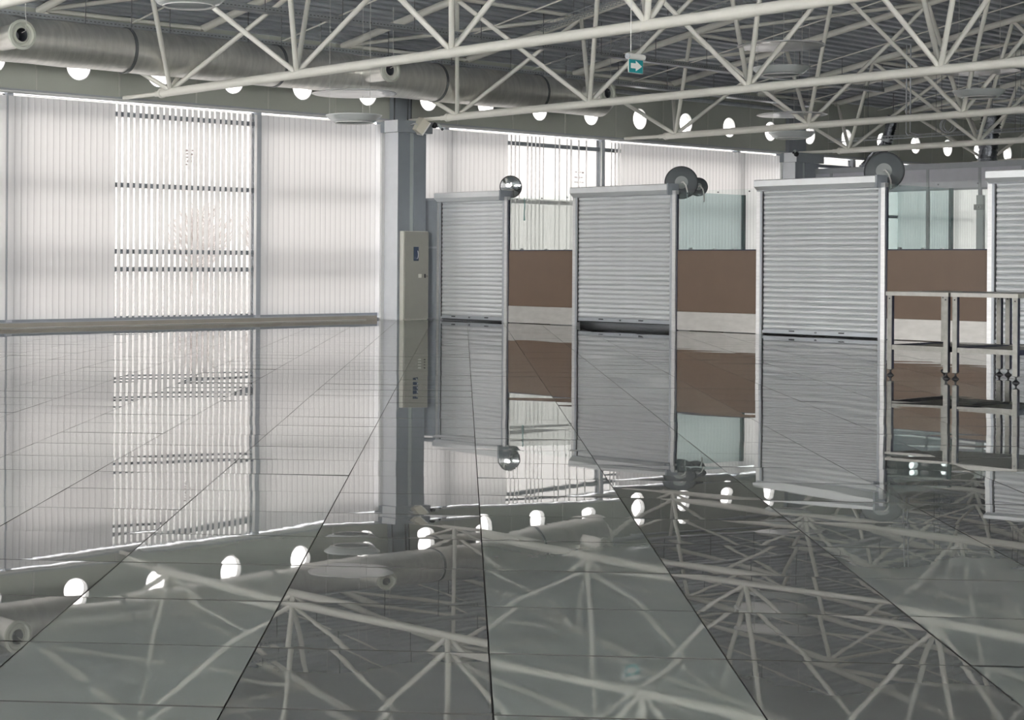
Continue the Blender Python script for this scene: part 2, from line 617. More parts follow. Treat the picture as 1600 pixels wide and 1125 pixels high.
def glazed_side(wname, win, horiz, pos, a0, a1, zb, zt, step):
    """wall with a long band of glazing; horiz 'x': runs along x at y=pos, 'y': runs along y at x=pos"""
    def bx(p0, p1, q0, q1, z0, z1):
        return MB().box(p0, p1, q0, q1, z0, z1) if horiz == 'x' else MB().box(q0, q1, p0, p1, z0, z1)
    wl = struct(wname, bx(a0, a1, pos - .15, pos + .15, -.25, zb), 'wall')
    mb = MB()
    n = 40
    for k in range(n):
        p0, p1 = a0 + (a1 - a0) * k / n, a0 + (a1 - a0) * (k + 1) / n
        zz = roof_z(pos, .1) if horiz == 'x' else roof_z((p0 + p1) / 2, .12)
        b = bx(p0, p1, pos - .15, pos + .15, zt, zz)
        mb.add(b.v, b.f)
    part(wl, 'upper_wall' if horiz == 'x' else 'gable_glazing', mb, 'wall' if horiz == 'x' else 'pane_clear')
    wn = struct(win, None, None, (0, 0, 0))
    x = a0
    while x < a1 - .2:
        e = min(x + step, a1)
        part(wn, 'mullion', bx(x - .06, x + .06, pos - .08, pos + .08, zb, zt), 'mullion')
        part(wn, 'pane', bx(x + .06, e - .06, pos - .004, pos + .004, zb, zt), 'pane_clear')
        x = e
    part(wn, 'transom', bx(a0, a1, pos - .05, pos + .05, (zb + zt) / 2 - .04, (zb + zt) / 2 + .04), 'frame')


glazed_side('wall_left', 'window_5', 'y', XMIN, 3.0, YW + .3, .1, 4.6, 4.4)
mb = MB()
for k in range(20):
    y0_, y1_ = YMIN + (3.0 - YMIN) * k / 20, YMIN + (3.0 - YMIN) * (k + 1) / 20
    mb.box(XMIN - .15, XMIN + .15, y0_, y1_, -.25, roof_z((y0_ + y1_) / 2, .12))
struct('wall_left_back', mb, 'wall')
glazed_side('wall_back', 'window_6', 'x', YMIN, XMIN, 18.0, .1, 3.5, 4.4)
struct('wall_back_right', MB().box(18.0, XMAX, YMIN - .15, YMIN + .15, -.25, roof_z(YMIN, .1)), 'wall')
wr = struct('wall_right', MB().box(XMAX - .1, XMAX + .2, YMIN, YW + .3, -.25, 7.7), 'wall')

# ------------------------------------------------------------------ outside
solo('snowy_yard', 'pale snow covered yard outside the windows', 'ground', MB().box(-120, 180, YW + .36, 300, -.4, -.106), 'snow', (20, 60, -.1))



def tree(label, x, y, h, seed):
    rng = random.Random(seed)
    t = thing('bare_tree', label, 'tree', (x, y, -.1), 'frosted bare trees outside')
    part(t, 'trunk', MB().path([(x, y, -.098), (x + .05, y, h * .35), (x - .04, y, h * .7), (x, y, h)], [.11, .085, .05, .01], 7), 'frost')
    mb = MB()
    for k in range(46):
        z0 = h * rng.uniform(.22, .95)
        a = rng.uniform(0, 6.283)
        L = (h - z0) * .35 + .5
        p0 = Vector((x, y, z0))
        p1 = p0 + Vector((math.cos(a) * L * .55, math.sin(a) * L * .55, L * .5))
        p2 = p1 + Vector((math.cos(a + .3) * L * .4, math.sin(a + .3) * L * .4, L * .6))
        mb.path([p0, p1, p2], [.028, .018, .006], 5, cap=False)
        for q in range(5):
            b0 = p0.lerp(p1, rng.uniform(.3, 1)) if q < 2 else p1.lerp(p2, rng.uniform(0, .9))
            d = Vector((rng.uniform(-1, 1), rng.uniform(-1, 1), rng.uniform(.2, 1))) * L * .3
            mb.path([b0, b0 + d], [.010, .004], 4, cap=False)
    part(t, 'branches', mb, 'frost')['kind'] = 'stuff'


for k, (x, y, h, lab) in enumerate(((32.5, 46, 2.5, 'frosted bare tree outside, leftmost behind the open blind'), (35.2, 49, 2.9, 'frosted bare tree outside, second behind the open blind'),
                                    (36.6, 47, 2.4, 'frosted bare tree outside, third behind the open blind'), (38.6, 50, 2.8, 'frosted bare tree outside, rightmost behind the open blind'))):
    tree(lab, x, y, h, 30 + k)

# ------------------------------------------------------------------ vertical blinds
slat_mb = MB()
nseg = 4
SW = .127
vs_, fs = [], []
for zz in (.12, 3.418):
    for k in range(nseg + 1):
        u = -.5 + k / nseg
        vs_.append((u * SW, .010 * (1 - 4 * u * u) - .005, zz))
fs = [(k, k + 1, nseg + 1 + k + 1, nseg + 1 + k) for k in range(nseg)]
slat_mb.add(vs_, fs, True)
slat_me = slat_mb.mesh('slat', 'slat')
PITCH = .1115


def blind(label, x0, x1, angle, jit=1.5, ramp=None, skip=()):
    t = thing('vertical_blind', label, 'blind', (x0, YW, 3.43), 'vertical fabric blinds along the window wall')
    part(t, 'head_rail', MB().box(x0, x1, YW - .022, YW + .022, 3.456, 3.464), 'white_metal')
    n = int(round((x1 - x0) / PITCH))
    p = (x1 - x0) / n
    for k in range(n):
        if k in skip:
            continue
        x = x0 + (k + .5) * p
        a = angle if ramp is None else ramp(k, n)
        o = link('slat', slat_me, t, (x - x0, 0, -3.43))
        o.rotation_euler = (0, 0, R(a + random.gauss(0, jit)))
    return t


blind('closed off white blind at the far left edge of the photo', 8.3, 11.86, 3)
blind('closed flat blind with thin dark seams, leftmost full width of windows', 11.90, 13.74, 2.5, 1.0)
blind('turned open blind with sky showing between slats, left of the grey column', 13.76, 16.52, 30, 3.5)
blind('closed overlapping blind directly left of the grey column', 16.60, 19.20, -17, 1.5)
blind('closed blind with fine seams between grey column and first round mirror', 20.30, 22.42, 2.5, 1.0)
blind('wide open blind above the first brown booth panel', 22.46, 25.14, 33, 5, skip=(3, 9, 10, 13, 16, 18, 20, 21, 22))
blind('closed overlapping blind behind the round grey mirror back', 25.34, 31.10, -17, 2, ramp=lambda k, n: 34 - 9 * k if k < 6 else -17)

blind('closed blind seen through the teal glass behind the benches', 35.9, 46.0, 3, 1.0)

# ------------------------------------------------------------------ columns with caps


def column(label, xa, xb, yf):
    t = thing('column', label, 'column', ((xa + xb) / 2, yf, 0), 'grey columns of the window wall')
    part(t, 'side_cladding', MB().box(xa, xa + .03, yf + .004, YW + .30, 0, 3.27), 'column_light', 'pale lilac grey side face')
    part(t, 'front_cladding', MB().box(xa + .004, xa + .285, yf, YW + .25, 0, 3.27), 'column')
    part(t, 'centre_strip', MB().box(xa + .285, xa + .375, yf + .012, YW + .2, 0, 3.27), 'column_strip', 'lighter recessed strip')
    part(t, 'front_cladding', MB().box(xa + .375, xb, yf, YW + .25, 0, 3.27), 'column')
    c = part(t, 'cap', MB().box(xa - .10, xb + .06, yf - .10, YW + .1, 3.27, 3.475), 'column')
    part(t, 'cap_face', MB().box(xa - .106, xa - .10, yf - .10, YW - .12, 3.27, 3.475), 'column_light')  # thin pale sheet painting the cap's lit side
    part(t, 'upper_post', MB().box(xa + .12, xb - .12, YW - .10, YW - .005, 3.475, roof_z(YW)), 'column')
    return t


column('grey clad column beside the fire hose cabinet', 19.31, 19.98, 21.17)
column('grey column behind the booths, near the tall grey partition', 31.17, 32.06, 21.19)

# side jamb (white) left of each column
for xx, lab in ((19.22, 'slim white jamb between the blind and the grey column'), (31.08, 'slim white jamb beside the column behind the booths')):
    solo('window_jamb', lab, 'jamb', MB().box(xx, xx + .07, YW - .04, YW + .02, 0, 3.3), 'white_metal', (xx, YW, 0))

# ------------------------------------------------------------------ roof trusses: one bottom chord, two top chords, web members between
TX = [7.89, 13.83, 19.75, 25.67, 31.65, 37.6, 43.5]
A = 1.47


def chord_z(y):
    return 3.50 + .0045 * (min(20.43 - y, y + 12.77))


def make_truss(x0):
    t = thing('roof_truss', '', 'truss', (x0, 20.43, 3.5), 'white tubular roof trusses')
    ys = [20.43 - k * (33.2 / 12) for k in range(13)]
    part(t, 'bottom_chord', MB().path([(x0, y, chord_z(y)) for y in ys], .063, 18), 'white_steel')
    part(t, 'chord_collar', MB().lathe([(.064, 0), (.073, 0), (.073, .05), (.064, .05)], (x0, 20.36, 3.5), (0, 1, 0), 18), 'white_steel')
    part(t, 'wall_tie', MB().tube((x0, 20.42, 3.5), (x0, 21.42, 3.505), .032, 12), 'white_steel')
    part(t, 'tie_lug', MB().box(x0 - .012, x0 + .012, 20.43, 20.56, 3.46, 3.54), 'white_steel')
    part(t, 'chord_sleeve', MB().path([(x0, 10.32, chord_z(10.3)), (x0, 10.18, chord_z(10.2)), (x0, 9.98, chord_z(10)), (x0, 9.84, chord_z(9.8))], [.064, .073, .073, .064], 18), 'white_steel')
    bn = [20.16 - 2.97 * k for k in range(12)]
    tn = [18.675 - 2.97 * k for k in range(11)]
    for s in (-1, 1):
        xt = x0 + s * A
        part(t, 'top_chord', MB().path([(xt, 21.46, roof_z(21.46)), (xt, YMID, roof_z(YMID)), (xt, -13.7, roof_z(-13.7))], .062, 16), 'white_steel')
        for k, yb in enumerate(bn):
            pb = Vector((x0, yb, chord_z(yb) + .02))
            # to the top node on either side
            for yt in (yb - 1.485, yb + 1.485):
                if yt > 21.4:
                    yt = 21.40
                if yt < -13.6:
                    yt = -13.6
                part(t, 'diagonal', MB().tube(pb, (xt, yt, roof_z(yt) - .02), .036, 10), 'white_steel')
    ends = [21.40] + tn
    for k in range(len(ends)):
        part(t, 'top_strut', MB().tube((x0 - A, ends[k], roof_z(ends[k])), (x0 + A, ends[k], roof_z(ends[k])), .034, 10), 'white_steel')
        if k + 1 < len(ends):
            part(t, 'top_brace', MB().tube((x0 - A, ends[k], roof_z(ends[k])), (x0 + A, ends[k + 1], roof_z(ends[k + 1])), .034, 10), 'white_steel')
    return t


tr_lab = ['white roof truss at the top left corner, only its chord showing',
          'white roof truss whose thick bottom chord crosses the whole top of the photo',
          'second white roof truss, its chord passing below the green exit sign',
          'third white roof truss, ending above the round grey mirror back',
          'fourth white roof truss, ending above the last shutter panel',
          'dim roof truss far back beyond the tall grey partition',
          'hindmost dim roof truss in the far right of the hall']
tr0 = make_truss(TX[0])
tr0['label'] = tr_lab[0]
for x, lab in list(zip(TX, tr_lab))[1:]:
    dup(tr0, (x, 20.43, 3.5), lab)

# thin rods that run up the slope between the chords
rod_x = [10.86, 13.86, 16.80, 19.80, 22.75, 25.70, 28.7, 31.65, 34.6]
for k, x in enumerate(rod_x):
    solo('roof_tie_rod', 'thin white tie rod running up the roof slope under the deck', 'rod', MB().tube((x, 21.3, roof_z(21.3, -.1)), (x, YMID, roof_z(YMID, -.1)), .014, 8), 'white_steel', (x, 21.3, roof_z(21.3, -.1)), 'thin roof tie rods')

# ------------------------------------------------------------------ big foil duct with three nozzles
DY, DZ, DR = 20.2, 4.05, .32
dt = thing('air_duct', 'large silver foil air duct running along the window wall', 'duct', (11, DY, DZ))
xs = [-6 + k * .5 for k in range(60)]
xs = [x for x in xs if x < 23.3]
pts = [(x, DY, DZ + .004 * math.sin(x * 3.1)) for x in xs] + [(23.5, DY, DZ)]
rr = [DR + .006 * math.sin(x * 5.3) for x in xs] + [DR]
part(dt, 'duct_body', MB().path(pts, rr, 36, cap=False), 'foil')
part(dt, 'duct_end', MB().lathe([(DR, 0), (DR * .8, .10), (.10, .34), (.001, .35)], (23.5, DY, DZ), (1, 0, 0), 36), 'foil')
for x in (13.05, 15.8, 19.25, 21.75, 9.9):
    part(dt, 'clamp_band', MB().lathe([(DR + .004, -.025), (DR + .014, -.025), (DR + .014, .025), (DR + .004, .025)], (x, DY, DZ), (1, 0, 0), 36), 'clamp')
    part(dt, 'hanger_rod', MB().tube((x, DY - DR * .55, DZ + DR * .85), (x, DY - DR * .55, roof_z(DY - .18)), .006, 6), 'clamp')
for x, z in ((10.92, 4.00), (17.52, 4.06), (22.78, 4.06)):
    nz = part(dt, 'nozzle', MB().lathe([(.165, 0), (.165, .54)], (x, DY - DR + .06 - .54, z), (0, 1, 0), 28), 'foil')
    yf = DY - DR + .06 - .54
    part(nz, 'flange', MB().lathe([(.165, .03), (.200, .025), (.205, .005), (.200, -.012), (.165, -.016), (.150, .012), (.118, .02), (.100, .0), (.092, .0), (.088, .2)], (x, yf, z), (0, 1, 0), 36), 'flange', 'pale round nozzle flange')
    part(nz, 'nozzle_opening', MB().lathe([(.090, .02), (.085, .24), (.001, .26)], (x, yf, z), (0, 1, 0), 24), 'dark_in')
    part(nz, 'pull_cord', MB().path([(x - .02, yf - .02, z + .02), (x + .03, yf - .03, z + .05), (x + .045, yf - .03, z + .15), (x + .03, yf - .03, z + .3), (x + .03, yf - .03, roof_z(yf))], .005, 6), 'cable')

# ------------------------------------------------------------------ cable trays


def x_tray(label, y, z, x0, x1, wd):
    t = thing('cable_tray', label, 'cable tray', (x0, y, z))
    part(t, 'tray_floor', MB().box(x0, x1, y - wd / 2, y + wd / 2, z - .03, z - .024), 'galv')
    sd = part(t, 'tray_side', MB().box(x0, x1, y - wd / 2, y - wd / 2 + .006, z - .03, z + .05), 'galv')
    mb = MB()
    k = x0 + .05
    while k < x1:
        mb.box(k, k + .035, y - wd / 2 - .001, y - wd / 2, z + .004, z + .018)
        k += .07
    pr = part(sd, 'perforation', mb, 'clamp')
    pr['kind'] = 'stuff'
    part(t, 'tray_side', MB().box(x0, x1, y + wd / 2 - .006, y + wd / 2, z - .03, z + .05), 'galv')
    part(t, 'cable', MB().tube((x0, y, z - .012), (x1, y, z - .012), .014, 8), 'cable_dark')
    k = x0 + .7
    while k < x1:
        part(t, 'hanger_rod', MB().tube((k, y - wd / 2 - .01, z - .03), (k, y - wd / 2 - .01, roof_z(y, .08)), .006, 6), 'clamp')
        k += 1.48
    return t


x_tray('perforated steel cable tray right above the silver duct', 20.7, 4.47, 6, 31, .22)
x_tray('perforated steel cable tray hung higher, farther from the window wall', 19.0, 4.66, 8, 31, .16)


def mesh_tray(label, x, y0, y1, off, wd=.26, level=None):
    t = thing('wire_tray', label, 'cable tray', (x, y0, (level or roof_z(y0, off))))
    def zz(y):
        return level if level else roof_z(y, off)
    mb = MB()
    for k in range(5):
        xx = x - wd / 2 + wd * k / 4
        mb.tube((xx, y0, zz(y0)), (xx, y1, zz(y1)), .005, 5)
    for s in (-1, 1):
        mb.tube((x + s * wd / 2, y0, zz(y0) + .06), (x + s * wd / 2, y1, zz(y1) + .06), .006, 5)
    part(t, 'long_wires', mb, 'galv')
    mb = MB()
    n = int(abs(y1 - y0) / .08)
    for k in range(n + 1):
        y = y0 + (y1 - y0) * k / n
        mb.path([(x - wd / 2, y, zz(y) + .06), (x - wd / 2, y, zz(y)), (x + wd / 2, y, zz(y)), (x + wd / 2, y, zz(y) + .06)], .004, 4)
    o = part(t, 'cross_wires', mb, 'galv')
    o['kind'] = 'stuff'
    n = max(2, int(abs(y1 - y0) / 1.6))
    for k in range(n):
        y = y0 + (y1 - y0) * (k + .5) / n
        for s in (-1, 1):
            part(t, 'hanger_rod', MB().tube((x + s * wd / 2, y, zz(y)), (x + s * wd / 2, y, roof_z(y, .1)), .005, 5), 'clamp')
    return t


mesh_tray('bright wire mesh tray climbing the roof slope left of the exit sign', 22.45, 20.35, 8.0, -.30)
mesh_tray('wire mesh tray climbing the roof above the thick front chord', 20.35, 18.8, 7.0, -.28)
mesh_tray('level wire mesh tray in the dim bay above the tall grey partition', 32.85, 21.4, 9.0, 0, .22, 3.80)

# ------------------------------------------------------------------ pendant lamps: flat reflector disc over a ring bowl


def make_lamp(loc):
    x, y, z = loc
    t = thing('pendant_lamp', '', 'lamp', loc, 'pendant disc lamps under the trusses')
    part(t, 'reflector_disc', MB().lathe([(.001, .382), (.45, .374), (.60, .364), (.625, .372), (.61, .385), (.30, .42), (.001, .43)], loc, (0, 0, 1), 56), 'lamp_white')
    b = part(t, 'bowl', MB().lathe([(.40, .055), (.415, .06), (.41, .045), (.33, -.03), (.275, -.052), (.258, -.05), (.262, -.035), (.32, .0), (.39, .05), (.40, .055)], loc, (0, 0, 1), 56), 'lamp_glass')
    part(b, 'bowl_rim', MB().lathe([(.258, -.054), (.28, -.058), (.28, -.048), (.258, -.046)], loc, (0, 0, 1), 56, close=True), 'white')
    part(b, 'lamp_plate', MB().lathe([(.001, .03), (.30, .03), (.30, .04), (.001, .045)], loc, (0, 0, 1), 40), 'mirror_hub')
    for k in range(3):
        a = 2 * math.pi * k / 3 + .5
        px, py = x + .36 * math.cos(a), y + .36 * math.sin(a)
        part(t, 'suspension_wire', MB().tube((px, py, z + .04), (px, py, roof_z(y, .02)), .0035, 5), 'cable')
    return t


lamp_specs = [((15.69, 18.16, 3.085), 'pendant disc lamp hanging before the blinds left of the grey column'),
              ((20.47, 14.17, 3.82), 'pendant disc lamp framed between the front chord and the second truss'),
              ((25.57, 17.46, 3.345), 'small looking pendant disc lamp in front of the porthole wall'),
              ((25.52, 13.85, 3.82), 'pendant disc lamp near the right edge of the photo'),
              ((10.09, 14.38, 3.765), 'pendant disc lamp cut off by the top edge of the photo')]
lamp0 = make_lamp(lamp_specs[0][0])
lamp0['label'] = lamp_specs[0][1]
for loc, lab in lamp_specs[1:]:
    z0 = loc
    l = dup(lamp0, z0, lab)
    ex = roof_z(z0[1], .02) - z0[2]
    for ch in l.children:
        if ch.name.startswith('suspension_wire'):
            i = int(ch.name.split('.')[-1]) % 3 if '.' in ch.name else 0
    ws = [c for c in l.children if c.name.startswith('suspension_wire')]
    for k, c in enumerate(ws):
        a = 2 * math.pi * k / 3 + .5
        c.data = MB().tube((.36 * math.cos(a), .36 * math.sin(a), .04), (.36 * math.cos(a), .36 * math.sin(a), ex), .0035, 5).mesh('suspension_wire', 'cable')

# ------------------------------------------------------------------ exit sign
SX, SY, SZ = 13.03, 10.74, 2.997
es = thing('exit_sign', 'teal hanging exit sign with a white arrow pointing right', 'sign', (SX, SY, SZ))
W2, H2 = .108, .0685
part(es, 'sign_plate', MB().box(SX - W2 - .005, SX + W2 + .005, SY - .004, SY + .004, SZ - H2 - .005, SZ + H2), 'white')
part(es, 'sign_face', MB().box(SX - W2, SX + W2, SY - .0055, SY - .0035, SZ - H2, SZ + H2), 'teal')
ar = [(-.080, -.026), (-.004, -.026), (-.004, -.054), (.094, 0), (-.004, .054), (-.004, .026), (-.080, .026)]
part(es, 'arrow', MB().prism([(SX + a, SY - .0062, SZ + b + .0) for a, b in ar], (0, .001, 0)), 'white')
part(es, 'lamp_housing', MB().path([(SX - W2 - .012, SY, SZ + H2 + .024), (SX + W2 + .012, SY, SZ + H2 + .024)], .032, 18), 'white')
for s in (-1, 1):
    part(es, 'end_cap', MB().path([(SX + s * (W2 + .012), SY, SZ + H2 + .024), (SX + s * (W2 + .022), SY, SZ + H2 + .024)], .030, 18), 'alu_grey')
    part(es, 'suspension_rod', MB().tube((SX + s * .075, SY, SZ + H2 + .05), (SX + s * .075, SY, roof_z(SY, .06)), .0045 if s < 0 else .0012, 8), 'white')

# ------------------------------------------------------------------ booth front: roller shutters and panels on the plane X = 20.07
XS = 20.07
NSL, SLH = 27, .0745
slat_prof = [(0, 0), (-.012, .008), (-.019, .024), (-.021, .037), (-.019, .050), (-.012, .066), (0, .0748), (.006, .0775), (.010, .0775), (.010, 0)]


def shutter(label, yl, yr, lift, base_extra=0.0):
    """yl / yr: outer edges of the left and right guides (yl > yr)"""
    t = thing('roller_shutter', label, 'shutter', (XS, (yl + yr) / 2, 0), 'grey roller shutters of the booths')
    g = .097
    ya, yb = yl - g, yr + g
    z0 = lift + .055
    n = len(slat_prof)
    mb = MB()
    mb.add([(a, yb - yl, b) for a, b in slat_prof] + [(a, ya - yl, b) for a, b in slat_prof],
           [(k, k + 1, n + k + 1, n + k) for k in range(n - 1)])
    me = mb.mesh('slat', 'shutter')
    k = 0
    z = z0
    while z < 2.09:
        o = link('slat', me, t, (0, yl - (yl + yr) / 2, z))
        z += SLH
    bb_ = part(t, 'bottom_bar', MB().box(XS - .018, XS + .012, yb, ya, lift, lift + .056), 'alu_grey')
    yc = (ya + yb) / 2
    for d in (.45, -.35):
        part(bb_, 'handle', MB().box(XS - .035, XS - .018, yc + d - .05, yc + d + .03, lift + .030, lift + .046), 'black')
    part(bb_, 'lock', MB().lathe([(.012, -.014), (.012, 0)], (XS - .018, yc + .05, lift + .03), (1, 0, 0), 12), 'black')
    part(t, 'rubber_seal', MB().box(XS - .010, XS + .004, yb, ya, lift - .012, lift), 'black')
    for s, (p, q) in ((1, (yl, ya)), (-1, (yb, yr))):
        lo, hi = min(p, q), max(p, q)
        gd = part(t, 'guide_rail', MB().box(XS - .045, XS + .04, lo, hi, 0, 2.12), 'alu')
        inner = ya if s > 0 else yb
        part(gd, 'guide_channel', MB().box(XS - .050, XS - .044, inner - (.0 if s > 0 else .034), inner + (.034 if s > 0 else .0), 0, 2.10), 'alu_grey')
        part(gd, 'brush_seal', MB().box(XS - .030, XS - .012, inner - .012, inner + .012, 0.06, 2.10), 'black')
    # box above: sloping underside
    hx = XS - .14
    poly = [(hx, 0, 2.125), (hx, 0, 2.212), (hx + .03, 0, 2.222), (XS + .10, 0, 2.222), (XS + .10, 0, 2.085), (XS - .05, 0, 2.070), (hx + .075, 0, 2.066)]
    hy0, hy1 = yr + .09, yl - .02
    part(t, 'housing', MB().prism([(a, hy1, c) for a, b, c in poly], (0, hy0 - hy1, 0)), 'shutter')
    part(t, 'housing_lip', MB().box(hx + .075, XS - .02, hy0, hy1, 2.054, 2.070), 'far_frame')
    part(t, 'end_cap', MB().box(hx - .004, XS + .11, hy0 - .03, hy0, 2.055, 2.226), 'column')
    return t


YR = [19.236, 15.719, 12.202, 8.685]
YL = [20.93, 17.777, 14.262, 10.745]
sh_lab = ['narrow roller shutter next to the grey column', 'second roller shutter from the column, raised a hand above the floor',
          'third roller shutter from the column, left of the steel benches', 'roller shutter cut off by the right edge of the photo']
for k in range(4):
    shutter(sh_lab[k], YL[k], YR[k], (.03, .085, .022, .02)[k])


def booth_panel(label, y0, y1, teal):
    t = thing('booth_screen', label, 'partition', (XS, (y0 + y1) / 2, 0), 'booth panels between the shutters')
    part(t, 'plinth', MB().box(XS - .01, XS + .03, y1, y0, .008, .285), 'plinth')
    part(t, 'brown_board', MB().box(XS - .005, XS + .025, y1, y0, .288, 1.205), 'brown', 'brown laminate board')
    part(t, 'edge_strip', MB().box(XS - .012, XS + .03, y1, y0, 1.205, 1.222), 'navy')
    part(t, 'side_seal', MB().box(XS - .012, XS + .02, y0 - .016, y0, .0, 2.06), 'navy')
    gl = part(t, 'glass_pane', MB().box(XS, XS + .008, y1, y0 - .016, 1.222, 2.105), 'glass_clear')
    for q in range(3):
        yy = y0 - .2 - q * (y0 - y1 - .35) / 2
        part(gl, 'glass_bolt', MB().lathe([(.011, 0), (.011, -.012), (.0005, -.014)], (XS, yy, 2.07), (1, 0, 0), 12), 'clamp')
    return t


bp_lab = ['brown booth panel with clear bright glass next to the narrow shutter', 'brown booth panel with teal tinted glass in the middle',
          'brown booth panel with teal glass behind the steel benches']
for k in range(3):
    b_ = booth_panel(bp_lab[k], YR[k], YL[k + 1], k > 0)
    if k == 0:
        part(b_, 'tape_strip', MB().path([(XS - .004, 18.875, 2.09), (XS - .004, 18.868, 1.95), (XS - .004, 18.880, 1.84), (XS - .004, 18.872, 1.71)], [.006, .012, .010, .016], 6), 'tape')
# dark blocks added inside the booths so the gaps under the shutters stay dark
ct_lab = ['low dark counter inside the booth behind the narrow shutter', 'low dark counter behind the raised shutter', 'low dark counter inside the booth behind the third shutter']
for k in range(3):
    t = thing('booth_counter', ct_lab[k], 'counter', (20.8, (YL[k] + YR[k]) / 2, 0), 'counters inside the booths')
    ya_, yb_ = (21.35 if k == 0 else YL[k] + .95), YR[k] + .12
    part(t, 'front_board', MB().box(20.55, 20.58, yb_, ya_, 0, .84), 'far_frame')
    part(t, 'worktop', MB().box(20.52, 21.15, yb_ - .02, ya_ + .02, .84, .88), 'column')
    part(t, 'side_board', MB().box(20.58, 21.12, yb_, yb_ + .03, 0, .84), 'far_frame')
    part(t, 'side_board', MB().box(20.58, 21.12, ya_ - .03, ya_, 0, .84), 'far_frame')
# side partitions running back from the booth front
sp_lab = ['frosted glass side partition behind the first clear pane', 'teal glass side partition behind the middle pane', 'teal glass side partition behind the steel benches']
for k in range(3):
    y = YR[k]
    t = thing('side_partition', sp_lab[k], 'partition', (XS + .9, y, 0), 'glass partitions between the booths')
    part(t, 'lower_board', MB().box(XS + .05, 21.70, y - .012, y + .012, .02, 1.2), 'brown')
    part(t, 'glass_pane', MB().box(XS + .05, 21.70, y - .004, y + .004, 1.2, 2.10), 'glass_white' if k == 0 else 'glass_teal')
    part(t, 'end_post', MB().box(21.70, 21.76, y - .02, y + .02, 0, 2.10), 'glass_edge' if k else 'alu')
    for q in (.3, .9, 1.4):
        part(t, 'glass_foot', MB().box(XS + q, XS + q + .05, y - .02, y + .02, 1.19, 1.25), 'alu')

t = thing('door_post', 'grey post with a small lock plate seen through the right hand teal glass', 'post', (21.9, 11.85, 0))
part(t, 'post', MB().box(21.87, 21.93, 11.80, 11.90, 0, 2.0), 'column_strip')
part(t, 'lock_plate', MB().box(21.855, 21.87, 11.78, 11.93, 1.79, 1.87), 'mirror_hub')
part(t, 'lock_knob', MB().lathe([(.02, -.02), (.02, 0)], (21.855, 11.85, 1.83), (1, 0, 0), 14), 'alu')

# corner board between column and first shutter
t = thing('corner_board', 'blue grey boarding closing the gap between column and narrow shutter', 'partition', (XS, 21.1, 0))
part(t, 'board', MB().box(XS - .005, XS + .03, 20.93, 21.50, .02, 2.10), 'column')
part(t, 'frame_rail', MB().box(XS - .02, XS + .03, 20.93, 21.50, 1.25, 1.285), 'alu_grey')
part(t, 'frame_rail', MB().box(XS - .02, XS + .03, 20.93, 21.50, 2.10, 2.14), 'alu_grey')
part(t, 'frame_rail', MB().box(XS - .02, XS + .03, 20.93, 21.50, 0, .03), 'alu_grey')
part(t, 'frame_stile', MB().box(XS - .02, XS + .03, 20.93, 20.96, .03, 2.10), 'alu_grey')

# ------------------------------------------------------------------ round convex mirrors on the booth corners


def mirror(label, c, r, facing, foot=None):
    """facing: direction the mirror side looks"""
    f_ = Vector(facing).normalized()
    c = Vector(c)
    t = thing('convex_mirror', label, 'mirror', tuple(c), 'round convex mirrors on the booths')
    prof = [(r * math.sin(a) / math.sin(.75), .30 * r * (math.cos(a) - math.cos(.75)) / (1 - math.cos(.75))) for a in [.75 * k / 8 for k in range(9)]]
    prof[0] = (.0004, prof[0][1])
    part(t, 'mirror_face', MB().lathe(prof, c, f_, 40), 'mirror')
    part(t, 'back_shell', MB().lathe([(r, 0), (r * .93, -.012), (r * .42, -.035), (.0005, -.04)], c, f_, 40), 'mirror_back')
    part(t, 'rim', MB().lathe([(r + .007, -.008), (r + .007, .008), (r - .004, .008), (r - .004, -.008)], c, f_, 40, close=True), 'black')
    h_ = part(t, 'hub_plate', MB().lathe([(r * .40, -.034), (r * .40, -.046), (.0005, -.048)], c, f_, 30), 'mirror_hub')
    q = c - f_ * .05
    if foot:
        part(t, 'bracket_arm', MB().path([q, q + Vector((.02, -.03, -.1)), (c.x, foot[1], foot[2] + .012), foot], .011, 8), 'white')
        return t
    part(t, 'bracket_arm', MB().path([q, q - f_ * .05 + Vector((0, -.03, .0)), q - f_ * .06 + Vector((0, -.08, -.05)), q - f_ * .04 + Vector((0, -.11, -.15)), q + Vector((.0, -.11, -.24))], .011, 8), 'white')
    return t


mirror('round convex mirror, silver face showing, above the narrow shutter', (20.38, 19.49, 2.30), .187, (-.78, -.45, -.12), (20.12, 19.42, 2.234))
mirror('round mirror seen from its grey back above the second shutter', (20.40, 15.905, 2.255), .248, (.72, .62, -.05))
mirror('small round mirror half hidden behind the grey mirror back', (20.76, 15.86, 2.20), .14, (.72, .62, -.1))
mirror('round mirror with dark grey back and white arm above the third shutter', (20.44, 12.47, 2.30), .264, (.85, .40, -.10))

# ------------------------------------------------------------------ fire hose cabinet on the column
t = thing('fire_cabinet', 'tall beige fire hose cabinet with a small blue window', 'cabinet', (19.65, 21.11, 0))
part(t, 'body', MB().box(19.36, 19.94, 21.07, 21.165, .0, 1.55), 'cab_side')
d_ = part(t, 'door', MB().box(19.375, 19.94, 21.05, 21.07, .012, 1.54), 'cab')
part(d_, 'door_frame', MB().box(19.375, 19.412, 21.045, 21.05, .012, 1.54), 'cab')
part(d_, 'inspection_window', MB().box(19.585, 19.700, 21.044, 21.05, 1.03, 1.275), 'cab_blue', 'dark blue inspection window')
part(d_, 'hose_mark', MB().path([(19.66 + .028 * math.cos(a), 21.043, 1.14 + .075 * math.sin(a)) for a in [-1.9 + .38 * k for k in range(9)]], .006, 6), 'column_light')
part(d_, 'sticker', MB().box(19.70, 19.775, 21.0475, 21.05, .735, .80), 'cab_side')
part(d_, 'handle', MB().box(19.842, 19.866, 21.035, 21.05, .735, .80), 'black')
